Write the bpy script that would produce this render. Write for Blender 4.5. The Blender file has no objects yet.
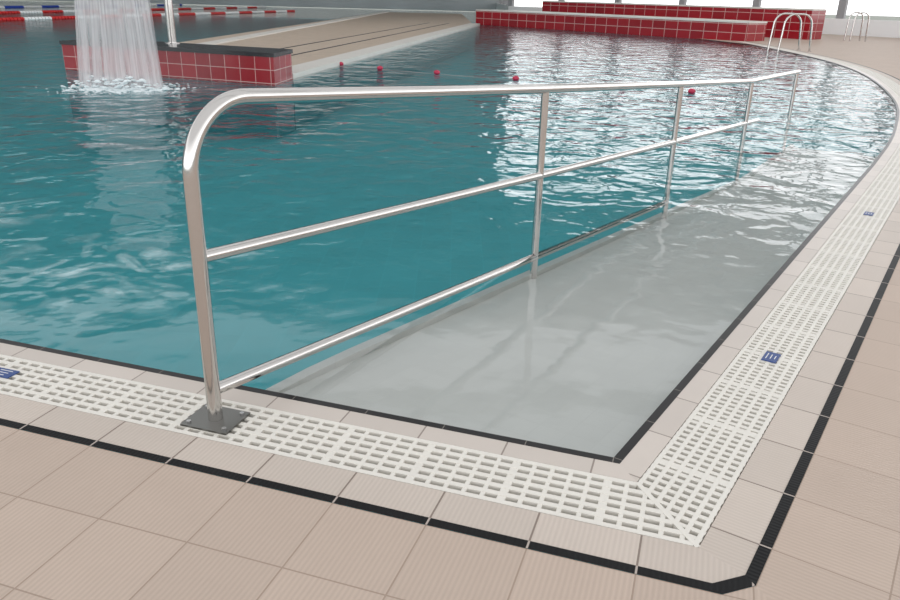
import bpy, bmesh, math, random
from mathutils import Matrix, Vector
random.seed(3)
scene=bpy.context.scene
scene.view_settings.view_transform='Standard'
COL=bpy.context.collection
# ---------------------------------------------------------------- camera
f=771.0; th=math.atan(307/771); roll=0.0244; H=1.2
cd=bpy.data.cameras.new('camera'); cam=bpy.data.objects.new('camera',cd); COL.objects.link(cam)
cd.sensor_width=36; cd.lens=f/900*36; cd.clip_end=500
cam.matrix_world=Matrix.Translation((0,0,H))@Matrix.Rotation(math.pi/2-th,4,'X')@Matrix.Rotation(roll,4,'Z')
scene.camera=cam
# ---------------------------------------------------------------- material helpers
def newmat(name):
    m=bpy.data.materials.new(name); m.use_nodes=True
    nt=m.node_tree; b=nt.nodes['Principled BSDF']; return m,nt,b
def N(nt,t,**kw):
    n=nt.nodes.new(t)
    for k,v in kw.items(): setattr(n,k,v)
    return n
def L(nt,a,b): nt.links.new(a,b)
def math_(nt,op,a,b=None,c=None):
    n=N(nt,'ShaderNodeMath',operation=op)
    for i,x in enumerate((a,b,c)):
        if x is None: continue
        if isinstance(x,(int,float)): n.inputs[i].default_value=x
        else: L(nt,x,n.inputs[i])
    return n.outputs[0]
def mixc(nt,fac,a,b):
    n=N(nt,'ShaderNodeMix',data_type='RGBA')
    for s,x in ((n.inputs[0],fac),(n.inputs[6],a),(n.inputs[7],b)):
        if isinstance(x,(int,float)): s.default_value=x
        elif isinstance(x,tuple): s.default_value=(*x,1) if len(x)==3 else x
        else: L(nt,x,s)
    return n.outputs[2]
def grout(nt,s,period,width):
    w=math_(nt,'DIVIDE',s,period); fr=math_(nt,'FRACT',w)
    d=math_(nt,'ABSOLUTE',math_(nt,'SUBTRACT',fr,0.5))
    return math_(nt,'GREATER_THAN',d,0.5-width/period/2)
def simple(name,col,rough=.5,metal=0,noise=0.0,nscale=8):
    m,nt,b=newmat(name)
    b.inputs['Roughness'].default_value=rough; b.inputs['Metallic'].default_value=metal
    if noise:
        tc=N(nt,'ShaderNodeTexCoord'); no=N(nt,'ShaderNodeTexNoise'); no.inputs['Scale'].default_value=nscale
        L(nt,tc.outputs['Object'],no.inputs['Vector'])
        c=mixc(nt,no.outputs['Fac'],tuple(x*(1-noise) for x in col),tuple(min(1,x*(1+noise)) for x in col))
        L(nt,c,b.inputs['Base Color'])
    else: b.inputs['Base Color'].default_value=(*col,1)
    return m
def tiled(name,col,groutcol,pu,pv,gw=.004,rough=.45,rib=None,var=.06,ribamt=.25,voff=0.0,uoff=0.0,spec=.5):
    m,nt,b=newmat(name)
    uv=N(nt,'ShaderNodeUVMap'); sp=N(nt,'ShaderNodeSeparateXYZ'); L(nt,uv.outputs[0],sp.inputs[0])
    u=math_(nt,'ADD',sp.outputs[0],uoff); v=math_(nt,'SUBTRACT',sp.outputs[1],voff)
    g=grout(nt,math_(nt,'ADD',u,pu/2*0),pu,gw)
    if pv: g=math_(nt,'MAXIMUM',g,grout(nt,v,pv,gw))
    cb=N(nt,'ShaderNodeCombineXYZ')
    L(nt,math_(nt,'FLOOR',math_(nt,'DIVIDE',u,pu)),cb.inputs[0])
    if pv: L(nt,math_(nt,'FLOOR',math_(nt,'DIVIDE',v,pv)),cb.inputs[1])
    wn=N(nt,'ShaderNodeTexWhiteNoise'); L(nt,cb.outputs[0],wn.inputs[0])
    c=mixc(nt,wn.outputs['Value'],tuple(x*(1-var) for x in col),tuple(min(1,x*(1+var)) for x in col))
    no=N(nt,'ShaderNodeTexNoise'); no.inputs['Scale'].default_value=6; no.inputs['Detail'].default_value=4; L(nt,uv.outputs[0],no.inputs['Vector'])
    c=mixc(nt,math_(nt,'MULTIPLY',no.outputs['Fac'],.22),c,tuple(x*.6 for x in col))
    if rib:
        s=math_(nt,'SINE',math_(nt,'MULTIPLY',u if rib[0]=='u' else v,2*math.pi/rib[1]))
        s=math_(nt,'MULTIPLY_ADD',s,.5,.5)
        c=mixc(nt,math_(nt,'MULTIPLY',s,ribamt),c,tuple(x*.55 for x in col))
        bp=N(nt,'ShaderNodeBump'); bp.inputs['Distance'].default_value=.001; bp.inputs['Strength'].default_value=.4
        L(nt,math_(nt,'SUBTRACT',1.0,s),bp.inputs['Height']); L(nt,bp.outputs[0],b.inputs['Normal'])
    c=mixc(nt,g,c,groutcol)
    L(nt,c,b.inputs['Base Color']); b.inputs['Roughness'].default_value=rough
    b.inputs['Specular IOR Level'].default_value=spec
    return m
BEIGE=(.56,.45,.375)
M_deck=tiled('deck_tile',BEIGE,(.36,.275,.22),.25,.25,.004,.55,('u',.0125),.03,.2,voff=.458,uoff=.143,spec=.25)
M_edge=tiled('edge_tile',(.62,.54,.475),(.24,.19,.16),.25,None,.005,.45,('u',.0125),.05,.18,uoff=.143,spec=.3)
M_cope=tiled('coping_tile',(.62,.555,.50),(.28,.23,.2),.25,None,.005,.35,None,.05,uoff=.05)
M_blk=tiled('black_tile',(.010,.010,.011),(.45,.39,.35),.25,None,.005,.5,('u',.0125),.1,.2,uoff=.143,spec=.15)
M_blk2=tiled('black_waterline_tile',(.010,.009,.010),(.2,.18,.16),.25,None,.003,.3,None,.1,spec=.25)
M_grate=simple('white_grate_plastic',(.76,.73,.67),.45,0,.05,5)
M_chan=simple('drain_channel',(.23,.215,.20),.7)
M_red=tiled('red_wall_tile',(.30,.010,.018),(.55,.36,.34),.25,.175,.009,.2,None,.2)
M_redfar=tiled('red_wall_tile_far',(.30,.010,.018),(.55,.36,.34),.5,.265,.018,.2,None,.15)
M_black=simple('black_glazed_tile',(.012,.012,.015),.25)
M_steel,nt,b=newmat('brushed_stainless_steel')
b.inputs['Base Color'].default_value=(.60,.58,.56,1); b.inputs['Metallic'].default_value=1; b.inputs['Roughness'].default_value=.15
M_dsteel=simple('plate_steel',(.20,.20,.19),.32,.9)
M_bolt=simple('bolt_steel',(.5,.5,.5),.3,1)
M_ramp=tiled('ramp_tile',(.82,.81,.775),(.76,.75,.715),.1,.1,.003,.5,None,.02)
M_teal=tiled('basin_tile',(.065,.46,.51),(.07,.48,.53),.25,.25,.006,.6,None,.04)
M_white=simple('white_paint',(.75,.75,.75),.5)
M_sign=simple('blue_sign',(.02,.06,.22),.4)
M_curb=simple('pale_curb',(.62,.60,.56),.45,0,.06,3)
# ---------------------------------------------------------------- mesh helpers
def mkobj(name,me,mats,parent=None):
    o=bpy.data.objects.new(name,me); COL.objects.link(o)
    for m in (mats if isinstance(mats,(list,tuple)) else [mats]): me.materials.append(m)
    if parent: o.parent=parent
    return o
def empty(name,loc=(0,0,0)):
    e=bpy.data.objects.new(name,None); COL.objects.link(e); e.location=loc; e.empty_display_size=.2
    return e
class MB:
    def __init__(s): s.v=[];s.f=[];s.uv=[];s.mi=[]
    def face(s,pts,uvs=None,mi=0):
        i=len(s.v); s.v+= [tuple(p) for p in pts]; s.f.append(list(range(i,i+len(pts))))
        s.uv.append(uvs or [(p[0],p[1]) for p in pts]); s.mi.append(mi)
    def prism(s,poly,z0,z1,ms=0,mt=0):
        """vertical prism on a counter-clockwise plan polygon"""
        s.face([(x,y,z1) for x,y in poly],None,mt)
        for a,b_ in zip(poly,poly[1:]+poly[:1]):
            w=math.dist(a,b_); s.face([(a[0],a[1],z0),(b_[0],b_[1],z0),(b_[0],b_[1],z1),(a[0],a[1],z1)],[(0,z0),(w,z0),(w,z1),(0,z1)],ms)
    def box(s,c,dx,dy,dz,X=(1,0),mi=0):
        X=Vector((X[0],X[1],0)); Y=Vector((-X.y,X.x,0)); c=Vector(c)
        def P(a,b_,z): return c+X*(a*dx/2)+Y*(b_*dy/2)+Vector((0,0,z))
        q=[P(-1,-1,0),P(1,-1,0),P(1,1,0),P(-1,1,0)]; t=[P(-1,-1,dz),P(1,-1,dz),P(1,1,dz),P(-1,1,dz)]
        s.face(t,[(-dx/2,-dy/2),(dx/2,-dy/2),(dx/2,dy/2),(-dx/2,dy/2)],mi)
        s.face(q[::-1],None,mi)
        for k in range(4):
            w=dx if k%2==0 else dy
            s.face([q[k],q[(k+1)%4],t[(k+1)%4],t[k]],[(0,0),(w,0),(w,dz),(0,dz)],mi)
    def build(s,name,mats,parent=None,smooth=False,weld=False):
        me=bpy.data.meshes.new(name); me.from_pydata(s.v,[],s.f)
        ul=me.uv_layers.new(name='UVMap'); k=0
        for fi,u in enumerate(s.uv):
            for c in u: ul.data[k].uv=c; k+=1
        for p,mi in zip(me.polygons,s.mi): p.material_index=mi; p.use_smooth=smooth
        if weld:
            bm=bmesh.new(); bm.from_mesh(me); bmesh.ops.remove_doubles(bm,verts=bm.verts,dist=1e-4); bm.to_mesh(me); bm.free()
        me.update(); return mkobj(name,me,mats,parent)
def tube(mb,pts,r,seg=16,mi=0,caps=True):
    pts=[Vector(p) for p in pts]; rings=[]
    e=.0015
    pts=[pts[0],pts[0]+(pts[1]-pts[0]).normalized()*e]+pts[1:-1]+[pts[-1]+(pts[-2]-pts[-1]).normalized()*e,pts[-1]]
    t0=(pts[1]-pts[0]).normalized(); up=Vector((0,0,1)) if abs(t0.z)<.9 else Vector((1,0,0))
    nrm=t0.cross(up).normalized()
    for i,p in enumerate(pts):
        if i==0:t=pts[1]-pts[0]
        elif i==len(pts)-1:t=pts[-1]-pts[-2]
        else:t=(pts[i+1]-p).normalized()+(p-pts[i-1]).normalized()
        t.normalize(); nrm=(nrm-t*nrm.dot(t)).normalized(); bn=t.cross(nrm)
        rings.append([p+(nrm*math.cos(a)+bn*math.sin(a))*r for a in [2*math.pi*k/seg for k in range(seg)]])
    for a,b_ in zip(rings,rings[1:]):
        for k in range(seg): mb.face([a[k],a[(k+1)%seg],b_[(k+1)%seg],b_[k]],None,mi)
    if caps: mb.face(rings[0][::-1],None,mi); mb.face(rings[-1],None,mi)
def bend(pts,rad,n=8):
    out=[Vector(pts[0])]
    for a,b_,c in zip(pts,pts[1:],pts[2:]):
        a,b_,c=Vector(a),Vector(b_),Vector(c)
        d1=(a-b_).normalized(); d2=(c-b_).normalized(); ang=d1.angle(d2)
        t=rad/math.tan(ang/2); t=min(t,(a-b_).length*.49,(c-b_).length*.49); rr=t*math.tan(ang/2)
        cen=b_+(d1+d2).normalized()*(rr/math.sin(ang/2))
        s=b_+d1*t-cen; e=b_+d2*t-cen; w=s.angle(e)
        for k in range(n+1):
            q=k/n; out.append(cen+s*(math.sin((1-q)*w)/math.sin(w))+e*(math.sin(q*w)/math.sin(w)))
    out.append(Vector(pts[-1])); return out
POOL=empty('swimming_pool')
# ---------------------------------------------------------------- pool edge path (plan, metres)
DF=Vector((.951,-.308)).normalized(); DR=Vector((.554,.832)).normalized()
C=Vector((.47,1.85))
ctrl=[C+DR*3.0,C+DR*5.17,Vector((4.49,8.01)),Vector((5.88,10.66)),Vector((7.35,14.45)),Vector((8.15,17.8)),Vector((8.5,21.4)),Vector((8.62,25.5)),Vector((8.5,30))]
def cr(p0,p1,p2,p3,t): return .5*((2*p1)+(p2-p0)*t+(2*p0-5*p1+4*p2-p3)*t*t+(3*p1-p0-3*p2+p3)*t**3)
curve=[]
for i in range(1,len(ctrl)-2):
    for k in range(6): curve.append(cr(ctrl[i-1],ctrl[i],ctrl[i+1],ctrl[i+2],k/6))
curve.append(ctrl[-2])
PATH=[C-DF*9,C]+curve
TAN=math.tan(DF.angle(DR)/2)
def rn(d): return Vector((d.y,-d.x))
def offset(d):
    out=[]
    n=len(PATH)
    for i,p in enumerate(PATH):
        if i==0: out.append(p+rn((PATH[1]-p).normalized())*d)
        elif i==n-1: out.append(p+rn((p-PATH[-2]).normalized())*d)
        else:
            d1=(p-PATH[i-1]).normalized(); d2=(PATH[i+1]-p).normalized()
            n1,n2=rn(d1),rn(d2); m=(n1+n2).normalized(); q=p+m*(d/m.dot(n1))
            if i==1:
                c=.055 if d>.38 else 0
                out.append(q-d1*c); out.append(q+d2*c)
            else: out.append(q)
    return out
def band(mb,d0,d1,z0,z1,mi=0):
    a=offset(d0); b_=offset(d1)
    dirs=[(PATH[i+1]-PATH[i]).normalized() for i in range(len(PATH)-1)]
    starts=[0]
    for i in range(len(PATH)-1): starts.append(starts[-1]+(PATH[i+1]-PATH[i]).length)
    segs=[(0,1,0)]+[(1,2,None)]+[(k+1,k+2,k) for k in range(1,len(PATH)-1)]
    for i,j,s in segs:
        ss=0 if s is None else s
        D=dirs[ss]; O=PATH[ss]; u0=starts[ss]
        def U(p): return (u0+(p-O).dot(D),(p-O).dot(rn(D)))
        quad=[a[i],b_[i],b_[j],a[j]]
        zz=[z0,z1,z1,z0]
        if s is None and (a[i]-a[j]).length<1e-5:
            if (b_[i]-b_[j]).length<1e-5: continue
            quad=[a[i],b_[i],b_[j]]; zz=[z0,z1,z1]
        mb.face([(q.x,q.y,z) for q,z in zip(quad,zz)],[U(q) for q in quad],mi)
mb=MB(); band(mb,.458,7,0,0); o=mb.build('floor',M_deck)
mb=MB()
band(mb,-.002,0,-.09,0,0); band(mb,0,.026,0.0005,0.0005,0)
band(mb,.026,.097,0,0,1); band(mb,.097,.09701,0,-.045,1)
band(mb,.315,.3151,-.045,0,2); band(mb,.3151,.43,0,0,2); band(mb,.43,.458,0.001,0.001,3)
mb.build('pool_edge_tiles',[M_blk2,M_cope,M_edge,M_blk],POOL)
# overflow grate
mb=MB(); band(mb,.0971,.315,-.045,-.045,1)
V0,V1=.098,.313
def cbar(O,D,u,v0,v1,w,t=.02):
    n=rn(D); c=O+D*u+n*((v0+v1)/2)
    mb.box((c.x,c.y,-t),w,v1-v0,t-.001,(D.x,D.y),0)
Lf=5.0; O=C-DF*Lf
nb=7
for k in range(nb):
    v=V0+.008+(V1-V0-.016)*k/(nb-1); ue=Lf+v*TAN-.006
    c=O+DF*(ue/2)+rn(DF)*v
    mb.box((c.x,c.y,-.02),ue,.016,.02,(DF.x,DF.y),0)
u=0
i=0
while u<Lf+V1*TAN:
    v0=max(V0,(u-Lf)/TAN+.006)
    if v0<V1-.005: cbar(O,DF,u,v0,V1,.022 if i%5==0 else .012)
    u+=.05; i+=1
nm=(rn(DF)+rn(DR)).normalized(); kk=1/nm.dot(rn(DF))
p0=C+nm*V0*kk; p1=C+nm*V1*kk; c=(p0+p1)/2
mb.box((c.x,c.y,-.02),(p1-p0).length,.014,.0205,(nm.x,nm.y),0)
starts=[0]
for i in range(1,len(PATH)-1): starts.append(starts[-1]+(PATH[i+1]-PATH[i]).length)
for k in range(nb):
    v=V0+.008+(V1-V0-.016)*k/(nb-1)
    a=offset(v-.006); b_=offset(v+.006)
    for i in range(2,len(a)-1):
        q=[a[i],b_[i],b_[i+1],a[i+1]]
        mb.face([(p.x,p.y,0) for p in q],None,0)
        mb.face([(q[0].x,q[0].y,-.02),(q[0].x,q[0].y,0),(q[3].x,q[3].y,0),(q[3].x,q[3].y,-.02)],None,0)
        mb.face([(q[1].x,q[1].y,0),(q[1].x,q[1].y,-.02),(q[2].x,q[2].y,-.02),(q[2].x,q[2].y,0)],None,0)
u=-V1*TAN; i=0
while u<starts[-1]:
    if u<0:
        v0=max(V0,-u/TAN+.006)
        if v0<V1-.005: cbar(C,DR,u,v0,V1,.014)
    else:
        s=max(j for j in range(len(starts)) if starts[j]<=u)
        if s<len(PATH)-2:
            D=(PATH[s+2]-PATH[s+1]).normalized(); cbar(PATH[s+1],D,u-starts[s],V0,V1,.028 if i%10==0 else .015)
    u+=.03; i+=1
mb.build('overflow_grate',[M_grate,M_chan],POOL)
def sign(O,D,u):
    n=rn(D); c=O+D*u+n*.205; m=MB(); m.box((c.x,c.y,.0005),.085,.05,.003,(D.x,D.y),0)
    for k in range(3):
        cc=c+n*(.014*(k-1)); m.box((cc.x,cc.y,.0035),.05-.01*k,.003,.0006,(D.x,D.y),1)
    m.build('depth_marker_plate',[M_sign,M_white])
sign(C,DR,.95); sign(C,DR,3.45); sign(C,DF,-1.97)
# ---------------------------------------------------------------- water
M_water=bpy.data.materials.new('pool_water'); M_water.use_nodes=True; nt=M_water.node_tree
for n in list(nt.nodes): nt.nodes.remove(n)
out=N(nt,'ShaderNodeOutputMaterial'); tc=N(nt,'ShaderNodeTexCoord')
n1=N(nt,'ShaderNodeTexNoise'); n1.inputs['Scale'].default_value=2.4; n1.inputs['Detail'].default_value=2; n1.inputs['Distortion'].default_value=.5
n2=N(nt,'ShaderNodeTexNoise'); n2.inputs['Scale'].default_value=7; n2.inputs['Detail'].default_value=2
for n in (n1,n2): L(nt,tc.outputs['Object'],n.inputs['Vector'])
hsum=math_(nt,'MULTIPLY_ADD',n2.outputs['Fac'],.24,n1.outputs['Fac'])
vd=N(nt,'ShaderNodeVectorMath',operation='DISTANCE'); L(nt,tc.outputs['Object'],vd.inputs[0]); vd.inputs[1].default_value=(0.2,1.6,0)
mr=N(nt,'ShaderNodeMapRange'); L(nt,vd.outputs['Value'],mr.inputs[0])
mr.inputs[1].default_value=1.4; mr.inputs[2].default_value=5.5; mr.inputs[3].default_value=.07; mr.inputs[4].default_value=1.0
bp=N(nt,'ShaderNodeBump'); bp.inputs['Strength'].default_value=1; bp.inputs['Distance'].default_value=.052
L(nt,math_(nt,'MULTIPLY',hsum,mr.outputs[0]),bp.inputs['Height'])
fr=N(nt,'ShaderNodeFresnel'); fr.inputs['IOR'].default_value=1.33; L(nt,bp.outputs[0],fr.inputs['Normal'])
gl=N(nt,'ShaderNodeBsdfGlossy'); gl.inputs['Roughness'].default_value=.05; L(nt,bp.outputs[0],gl.inputs['Normal'])
tr=N(nt,'ShaderNodeBsdfTransparent'); tr.inputs['Color'].default_value=(.95,.98,.985,1)
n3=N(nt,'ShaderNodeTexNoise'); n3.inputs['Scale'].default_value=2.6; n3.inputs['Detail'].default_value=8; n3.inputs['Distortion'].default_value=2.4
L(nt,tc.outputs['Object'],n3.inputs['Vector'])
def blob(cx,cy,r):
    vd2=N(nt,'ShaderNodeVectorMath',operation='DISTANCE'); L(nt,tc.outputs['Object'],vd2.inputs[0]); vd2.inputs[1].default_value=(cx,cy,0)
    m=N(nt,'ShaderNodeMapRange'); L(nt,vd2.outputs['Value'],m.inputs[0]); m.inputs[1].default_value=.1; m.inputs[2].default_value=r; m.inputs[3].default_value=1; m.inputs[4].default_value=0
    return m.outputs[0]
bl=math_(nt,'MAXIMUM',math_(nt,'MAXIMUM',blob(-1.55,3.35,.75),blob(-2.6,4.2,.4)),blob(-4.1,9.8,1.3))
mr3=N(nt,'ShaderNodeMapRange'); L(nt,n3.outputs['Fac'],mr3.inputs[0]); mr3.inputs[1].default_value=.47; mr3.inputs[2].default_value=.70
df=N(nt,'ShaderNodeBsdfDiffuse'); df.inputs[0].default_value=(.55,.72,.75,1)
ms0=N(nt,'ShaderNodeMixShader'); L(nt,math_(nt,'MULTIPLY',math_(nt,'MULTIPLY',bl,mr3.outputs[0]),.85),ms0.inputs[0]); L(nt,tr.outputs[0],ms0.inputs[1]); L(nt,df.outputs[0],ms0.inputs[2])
ms=N(nt,'ShaderNodeMixShader'); L(nt,fr.outputs[0],ms.inputs[0]); L(nt,ms0.outputs[0],ms.inputs[1]); L(nt,gl.outputs[0],ms.inputs[2])
L(nt,ms.outputs[0],out.inputs[0])
WZ=-.012
inner=offset(-.002)
poly=[(p.x,p.y) for p in inner]+[(8.6,58),(-38,58),(-38,5)]
bm=bmesh.new(); vs=[bm.verts.new((x,y,WZ)) for x,y in poly]; fc=bm.faces.new(vs)
bm.normal_update()
if fc.normal.z<0: fc.normal_flip()
bmesh.ops.triangulate(bm,faces=[fc]); me=bpy.data.meshes.new('pool_water'); bm.to_mesh(me); bm.free()
mkobj('pool_water',me,M_water,POOL)
mb=MB()
bz=-.75
mb.face([(-40,-2,bz),(14,-2,bz),(14,60,bz),(-40,60,bz)],None,0)
for a,b_ in zip(inner,inner[1:]):
    mb.face([(a.x,a.y,-.09),(b_.x,b_.y,-.09),(b_.x,b_.y,bz),(a.x,a.y,bz)],[(0,0),((b_-a).length,0),((b_-a).length,.7),(0,.7)],0)
mb.build('pool_basin',[M_teal],POOL)
# ---------------------------------------------------------------- ramp
HD=Vector((.545,.838)).normalized(); K0=Vector((-.69,2.0))
def lineint(p,d,q,e):
    m=Matrix(((d.x,-e.x),(d.y,-e.y))); t=m.inverted()@(q-p); return p+d*t[0]
mb=MB()
inC=offset(-.003)[1]
A=lineint(K0,HD,inC,DF)
def rz(s): return -.025-.066*max(0,min(s,6.3))
prev=None
for k in range(0,41):
    s=8.6*k/40
    l=A+HD*s
    r_=lineint(l,rn(HD),C-rn(DR)*.003,DR)
    if k==0: r_=inC.copy()
    if prev:
        pl,pr,ps=prev
        mb.face([(pl.x,pl.y,rz(ps)),(pr.x,pr.y,rz(ps)),(r_.x,r_.y,rz(s)),(l.x,l.y,rz(s))],[(0,ps),(1.1,ps),(1.1,s),(0,s)],0)
        mb.face([(pl.x,pl.y,bz),(pl.x,pl.y,rz(ps)),(l.x,l.y,rz(s)),(l.x,l.y,bz)],None,1)
        n=-rn(HD); w1=.045
        h0=min(.025,.008+ps*.06); h1=min(.025,.008+s*.06)
        a0=pl+n*w1;a1=l+n*w1
        mb.face([(a0.x,a0.y,rz(ps)+h0),(pl.x,pl.y,rz(ps)+h0),(l.x,l.y,rz(s)+h1),(a1.x,a1.y,rz(s)+h1)],None,0)
        mb.face([(pl.x,pl.y,rz(ps)+h0),(pl.x,pl.y,rz(ps)),(l.x,l.y,rz(s)),(l.x,l.y,rz(s)+h1)],None,0)
        mb.face([(a0.x,a0.y,bz),(a0.x,a0.y,rz(ps)+h0),(a1.x,a1.y,rz(s)+h1),(a1.x,a1.y,bz)],None,1)
    prev=(l,r_,s)
mb.build('access_ramp',[M_ramp,M_teal,M_curb],POOL)
# ---------------------------------------------------------------- handrail
hr=empty('pool_handrail',(K0.x,K0.y,0))
def P(s,z): q=K0+HD*s; return Vector((q.x-K0.x,q.y-K0.y,z))
SP=2.04
tops=[.93,.795,.660,.525,.479]; mids=[.51,.385,.27,.16]
mb=MB(); R=.0215
tube(mb,bend([P(0,.006),P(0,.938),P(SP,.795)],.19,20)+[P(SP*2,.66),P(SP*3,.53),P(SP*4,.479),P(SP*4+.08,.478)],R,28)
tube(mb,[P(0,.51),P(SP,mids[1]),P(SP*2,mids[2]),P(SP*3,mids[3]),P(SP*3+.5,.13)],R*.86,16)
tube(mb,[P(0,.10),P(SP,-.032),P(SP*2,-.16)],R*.86,16)
mb.build('rails',[M_steel],hr,True,True)
mb=MB()
for k in range(1,5):
    tube(mb,[P(SP*k,rz(SP*k)),P(SP*k,tops[k])],R*.86,16)
mb.build('posts',[M_steel],hr,True,True)
mb=MB()
mb.box((0,0,.0005),.155,.13,.006,(DF.x,DF.y),0)
for a in (-1,1):
    for b_ in (-1,1):
        c=DF*(.06*a)+rn(DF)*(.047*b_); tube(mb,[(c.x,c.y,.006),(c.x,c.y,.012)],.007,8,1)
mb.build('base_plate',[M_dsteel,M_bolt],hr)
# ---------------------------------------------------------------- island with waterfall
def wallbox(mb,p,q,depth,z0,z1,mf=0,mt=1,cap=.05):
    p=Vector(p);q=Vector(q);d=(q-p).normalized(); n=Vector((-d.y,d.x))
    c=(p+q)/2+n*depth/2
    mb.box((c.x,c.y,z0),(q-p).length,depth,z1-cap-z0,(d.x,d.y),mf)
    mb.box((c.x,c.y,z1-cap),(q-p).length+.02,depth+.02,cap,(d.x,d.y),mt)
isl=empty('tiled_pool_divider')
mb=MB(); ip=[(-5.97,12.21),(-2.44,10.77),(-2.36,11.55),(-5.55,12.86)]
mb.prism(ip,bz,-.03,2,2); mb.prism(ip,-.03,.345,0,1); mb.prism([(-5.99,12.2),(-2.43,10.75),(-2.34,11.57),(-5.55,12.88)],.345,.40,1,1)
mb.build('divider_body',[M_red,M_black,M_teal],isl)
wf=empty('waterfall_fountain')
base=Vector((-4.28,12.2,.4)); fd=Vector((-.05,-1,0)).normalized()
mb=MB()
tube(mb,bend([base,base+Vector((0,0,1.75)),base+Vector((0,0,1.75))+fd*1.7],.3,10),.06,20)
tube(mb,[base,base+Vector((0,0,.015))],.11,20)
sp=base+Vector((.14,0,1.75))+fd*1.6
mb.box((sp.x,sp.y-.15,sp.z-.06),.85,.4,.12,(1,0),0)
mb.build('steel_spout',[M_steel],wf,False,True)
M_fall=bpy.data.materials.new('falling_water'); M_fall.use_nodes=True; nt=M_fall.node_tree; b=nt.nodes['Principled BSDF']
uv=N(nt,'ShaderNodeUVMap'); mp=N(nt,'ShaderNodeMapping'); mp.inputs['Scale'].default_value=(26,1.4,1); L(nt,uv.outputs[0],mp.inputs[0])
no=N(nt,'ShaderNodeTexNoise'); no.inputs['Scale'].default_value=1; no.inputs['Detail'].default_value=5; L(nt,mp.outputs[0],no.inputs['Vector'])
b.inputs['Base Color'].default_value=(.66,.63,.64,1); b.inputs['Roughness'].default_value=.5
m4=N(nt,'ShaderNodeMapRange'); L(nt,no.outputs['Fac'],m4.inputs[0]); m4.inputs[1].default_value=.3; m4.inputs[2].default_value=.72; m4.inputs[3].default_value=.2; m4.inputs[4].default_value=.78
L(nt,m4.outputs[0],b.inputs['Alpha'])
mb=MB(); g=9.8
y0=sp.y-.34; z0=sp.z-.02; vv=.35; T=math.sqrt(2*z0/g)
nx,nz=24,20
for layer in range(2):
    def Q(i,j):
        t=T*j/nz; x=sp.x-.38+.76*i/nx; w=(i/nx-.5)*.30*(j/nz)**2
        return (x+w,y0-vv*t-layer*.05+.02*math.sin(i*1.7+layer),z0-.5*g*t*t+WZ*j/nz)
    for i in range(nx):
        for j in range(nz):
            mb.face([Q(i,j),Q(i+1,j),Q(i+1,j+1),Q(i,j+1)],[(i/nx+layer*3,j/nz*2),((i+1)/nx+layer*3,j/nz*2),((i+1)/nx+layer*3,(j+1)/nz*2),(i/nx+layer*3,(j+1)/nz*2)])
mb.build('water_curtain',[M_fall],wf,True,True)
M_foam=simple('white_foam',(.75,.81,.83),.5)
sx,sy=sp.x,y0-vv*T
bm=bmesh.new()
for i in range(1300):
    a=random.random()*6.283; rr=abs(random.gauss(0,.42)); x=sx+math.cos(a)*rr*.7+random.uniform(-.35,.35); y=sy+math.sin(a)*rr*.8
    r0=random.uniform(.005,.026)*(1.2-min(1,rr))+.003
    z=WZ if random.random()<.8 else random.uniform(0,.14)*max(0,1-rr)
    m=Matrix.Translation((x,y,z))@Matrix.Diagonal((2.0,1.4,.6,1))
    bmesh.ops.create_icosphere(bm,subdivisions=1,radius=r0,matrix=m)
me=bpy.data.meshes.new('splash_foam'); bm.to_mesh(me); bm.free(); mkobj('splash_foam',me,M_foam,wf)
# ---------------------------------------------------------------- peninsula deck
M_deck2=tiled('peninsula_deck_tile',(.48,.39,.31),(.38,.31,.25),.25,.25,.006,.5,None,.05)
pd=empty('pool_peninsula_deck')
mb=MB(); z=.03
pl=[(-2.66,11.75),(.66,33.9),(.3,50),(-4.5,50),(-6.3,17),(-5.4,12.9)]
mb.prism(pl,bz,z,1,0)
a=Vector((-2.36,11.6)); b_=Vector((.96,33.7)); d=(b_-a).normalized(); c=(a+b_)/2-rn(d)*.22
mb.box((c.x,c.y,bz),(b_-a).length,.44,-.04-bz,(d.x,d.y),1)
mb.box((c.x,c.y,-.04),(b_-a).length,.44,.04+z+.03,(d.x,d.y),3)
for off in (1.3,2.1):
    a2=a-rn(d)*off+d*3; b2=b_-rn(d)*off; c=(a2+b2)/2; mb.box((c.x,c.y,z),(b2-a2).length,.07,.004,(d.x,d.y),2)
a=Vector((-5.6,13.2)); b_=Vector((-4.3,50)); d=(b_-a).normalized(); c=(a+b_)/2
mb.box((c.x,c.y,-.04),(b_-a).length,.35,.04+z+.03,(d.x,d.y),3)
mb.build('peninsula_slab',[M_deck2,M_teal,M_black,M_curb],pd)
# ---------------------------------------------------------------- far tiled walls
fw=empty('raised_pool_surround')
W0=Vector((.8,34.9)); W1=Vector((9.05,25.45))
dd=(W1-W0).normalized()
mb=MB(); wallbox(mb,W0,W1,1.1,-.03,.58,0,1,.05); mb.build('lower_tiled_step',[M_redfar,M_curb],fw)
mb=MB(); wallbox(mb,Vector((11.8,27.45))-dd*12.2,(11.8,27.45),1.0,0,.98,0,1,.05); mb.build('upper_tiled_step',[M_redfar,M_curb],fw)
mb=MB(); wallbox(mb,W0+Vector((.02,.02)),W1+Vector((-.5,.56)),1.0,bz,-.035,0,0,.05); mb.build('submerged_step',[M_teal],fw)
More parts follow.
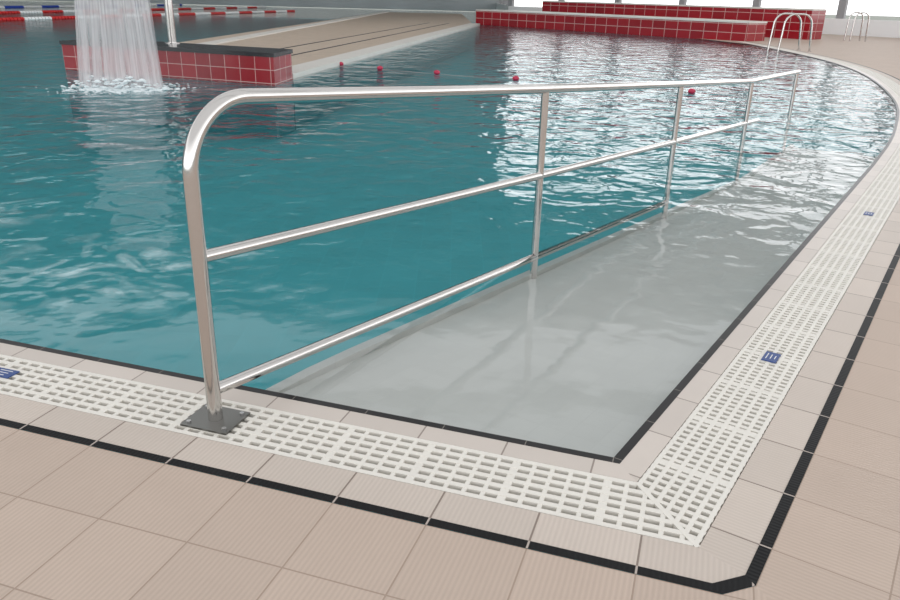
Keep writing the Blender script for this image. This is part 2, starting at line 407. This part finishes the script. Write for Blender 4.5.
# ---------------------------------------------------------------- ladders
def ladder(x,y,ang,h=.9,w=.5,reach=.95):
    e=empty('pool_ladder',(x,y,0)); e.rotation_euler=(0,0,ang)
    m=MB()
    for s in (-w/2,w/2):
        pts=bend([(reach*.55,s,0),(reach*.45,s,h),(-reach*.3,s,h),(-reach*.42,s,-.7)],.28,10)
        tube(m,pts,.024,12)
    for k in range(2): tube(m,[(-reach*.41,-w/2,-.25-.27*k),(-reach*.41,w/2,-.25-.27*k)],.03,10)
    for s in (-w/2,w/2): tube(m,[(reach*.55,s,0),(reach*.55,s,.015)],.05,12)
    m.build('ladder_rails',[M_steel],e,True,True)
ladder(8.6,21.2,.15)
e=empty('deck_grab_rail',(13.4,27.5,0)); m=MB()
for s in (-.2,.2):
    tube(m,bend([(.28,s,0),(.24,s,.9),(-.2,s,.9),(-.24,s,0)],.2,10),.024,12)
m.build('grab_rail_tubes',[M_steel],e,True,True)
# ---------------------------------------------------------------- floats
M_pink=simple('red_float',(.45,.015,.06),.35); M_rope=simple('rope',(.35,.35,.35),.8)
fl=[(-2.16,13.95),(-1.26,13.35),(-.30,12.85),(.92,12.2),(2.40,11.5),(3.28,11.03)]
me_=bmesh.new()
fe=empty('float_line')
for i,(x,y) in enumerate(fl):
    for dx in ((0,.16) if i==0 else (0,)):
        m=Matrix.Translation((x+dx,y,.01))@Matrix.Diagonal((1.25,1,.9,1)); bmesh.ops.create_uvsphere(me_,u_segments=16,v_segments=10,radius=.042,matrix=m)
me=bpy.data.meshes.new('floats'); me_.to_mesh(me); me_.free(); mkobj('floats',me,M_pink,fe)
mb=MB(); tube(mb,[(-2.4,14.1,.03)]+[(x,y,-.014) for x,y in fl],.005,6); mb.build('rope',[M_rope],fe)
# ---------------------------------------------------------------- lane ropes
def rope(p,q,cols,r=.075,name='lane_rope',step=.16,blk=8):
    p=Vector(p);q=Vector(q);d=(q-p); n=int(d.length/step); d.normalize(); m=MB()
    for i in range(n):
        a=p+d*step*i; b2=a+d*step*.8; ci=(i//blk)%len(cols)
        tube(m,[(a.x,a.y,.0),(b2.x,b2.y,.0)],r,8,ci)
    tube(m,[(p.x,p.y,0),(q.x,q.y,0)],.012,6,0)
    m.build(name,cols)
M_lr=simple('lane_red',(.55,.02,.02),.4); M_lw=simple('lane_white',(.8,.8,.8),.4); M_lb=simple('lane_blue',(.02,.06,.4),.4)
rope((-17,22.5),(-9.5,48),[M_lr,M_lw])
rope((-20,30),(-13,56),[M_lw,M_lr])
rope((-24,38),(-19,57),[M_lw,M_lb])
# ---------------------------------------------------------------- hall shell
M_wall=simple('grey_wall_panel',(.38,.40,.41),.7,0,.2,.3)
M_ceil=simple('ceiling_boards',(.5,.49,.47),.8,0,.15,.5)
M_frame=simple('window_frame',(.3,.3,.31),.5)
M_panel=simple('white_base_panel',(.8,.8,.8),.5)
CZ=13.0
mb=MB(); mb.box((-10,47,CZ),64,26,.3,(1,0),0)
mb.build('ceiling',[M_ceil])
mb=MB()
for k in range(8): mb.box((-10,4+7*k,CZ-.7),64,.3,.699,(1,0),0)
mb.build('ceiling_beam',[M_ceil])
mb=MB(); mb.box((-20,60,0),46,.4,CZ,(1,0),0); mb.build('wall_back',[M_wall])
mb=MB(); mb.box((-42,30,-1),.4,60,CZ+1,(1,0),0); mb.build('wall_left',[M_wall])
def winwall(p,q,idx):
    p=Vector(p);q=Vector(q);d=(q-p).normalized();Ln=(q-p).length;c=(p+q)/2
    m=MB(); m.box((c.x,c.y,-.2),Ln,.3,.8,(d.x,d.y),1)
    m.box((c.x,c.y,CZ-.5),Ln,.3,.5,(d.x,d.y),0)
    k=0.
    while k<=Ln+.01:
        a=p+d*k; m.box((a.x,a.y,.6),.3,.2,CZ-.5-.6,(d.x,d.y),0); k+=3.6
    m.build('window_%d'%idx,[M_frame,M_panel])
winwall((3,60),(3.001,46),1); winwall((3,46),(17,31),2); winwall((17,31),(22,18),3); winwall((22,18),(22,-4),4)
mb=MB(); mb.face([(8.6,24,-.002),(24,10,-.002),(24,60,-.002),(3,60,-.002),(3,46,-.002)],None,0); mb.build('floor_far',[M_deck])
mb=MB(); mb.face([(-150,-100,-1.6),(150,-100,-1.6),(150,200,-1.6),(-150,200,-1.6)],None,0); mb.build('ground_outside',[simple('outside_ground',(.3,.32,.28),.9)])
# ---------------------------------------------------------------- light: hazy overcast sky, brighter towards the horizon
w=bpy.data.worlds.new('overcast_sky'); scene.world=w; w.use_nodes=True; nt=w.node_tree
bg=nt.nodes['Background']; bg.inputs[0].default_value=(.98,.985,1,1)
tc=N(nt,'ShaderNodeTexCoord'); sx_=N(nt,'ShaderNodeSeparateXYZ'); L(nt,tc.outputs['Generated'],sx_.inputs[0])
mr=N(nt,'ShaderNodeMapRange'); L(nt,sx_.outputs[2],mr.inputs[0]); mr.inputs[1].default_value=.05; mr.inputs[2].default_value=.55; mr.inputs[3].default_value=2.6; mr.inputs[4].default_value=.95
L(nt,mr.outputs[0],bg.inputs[1])
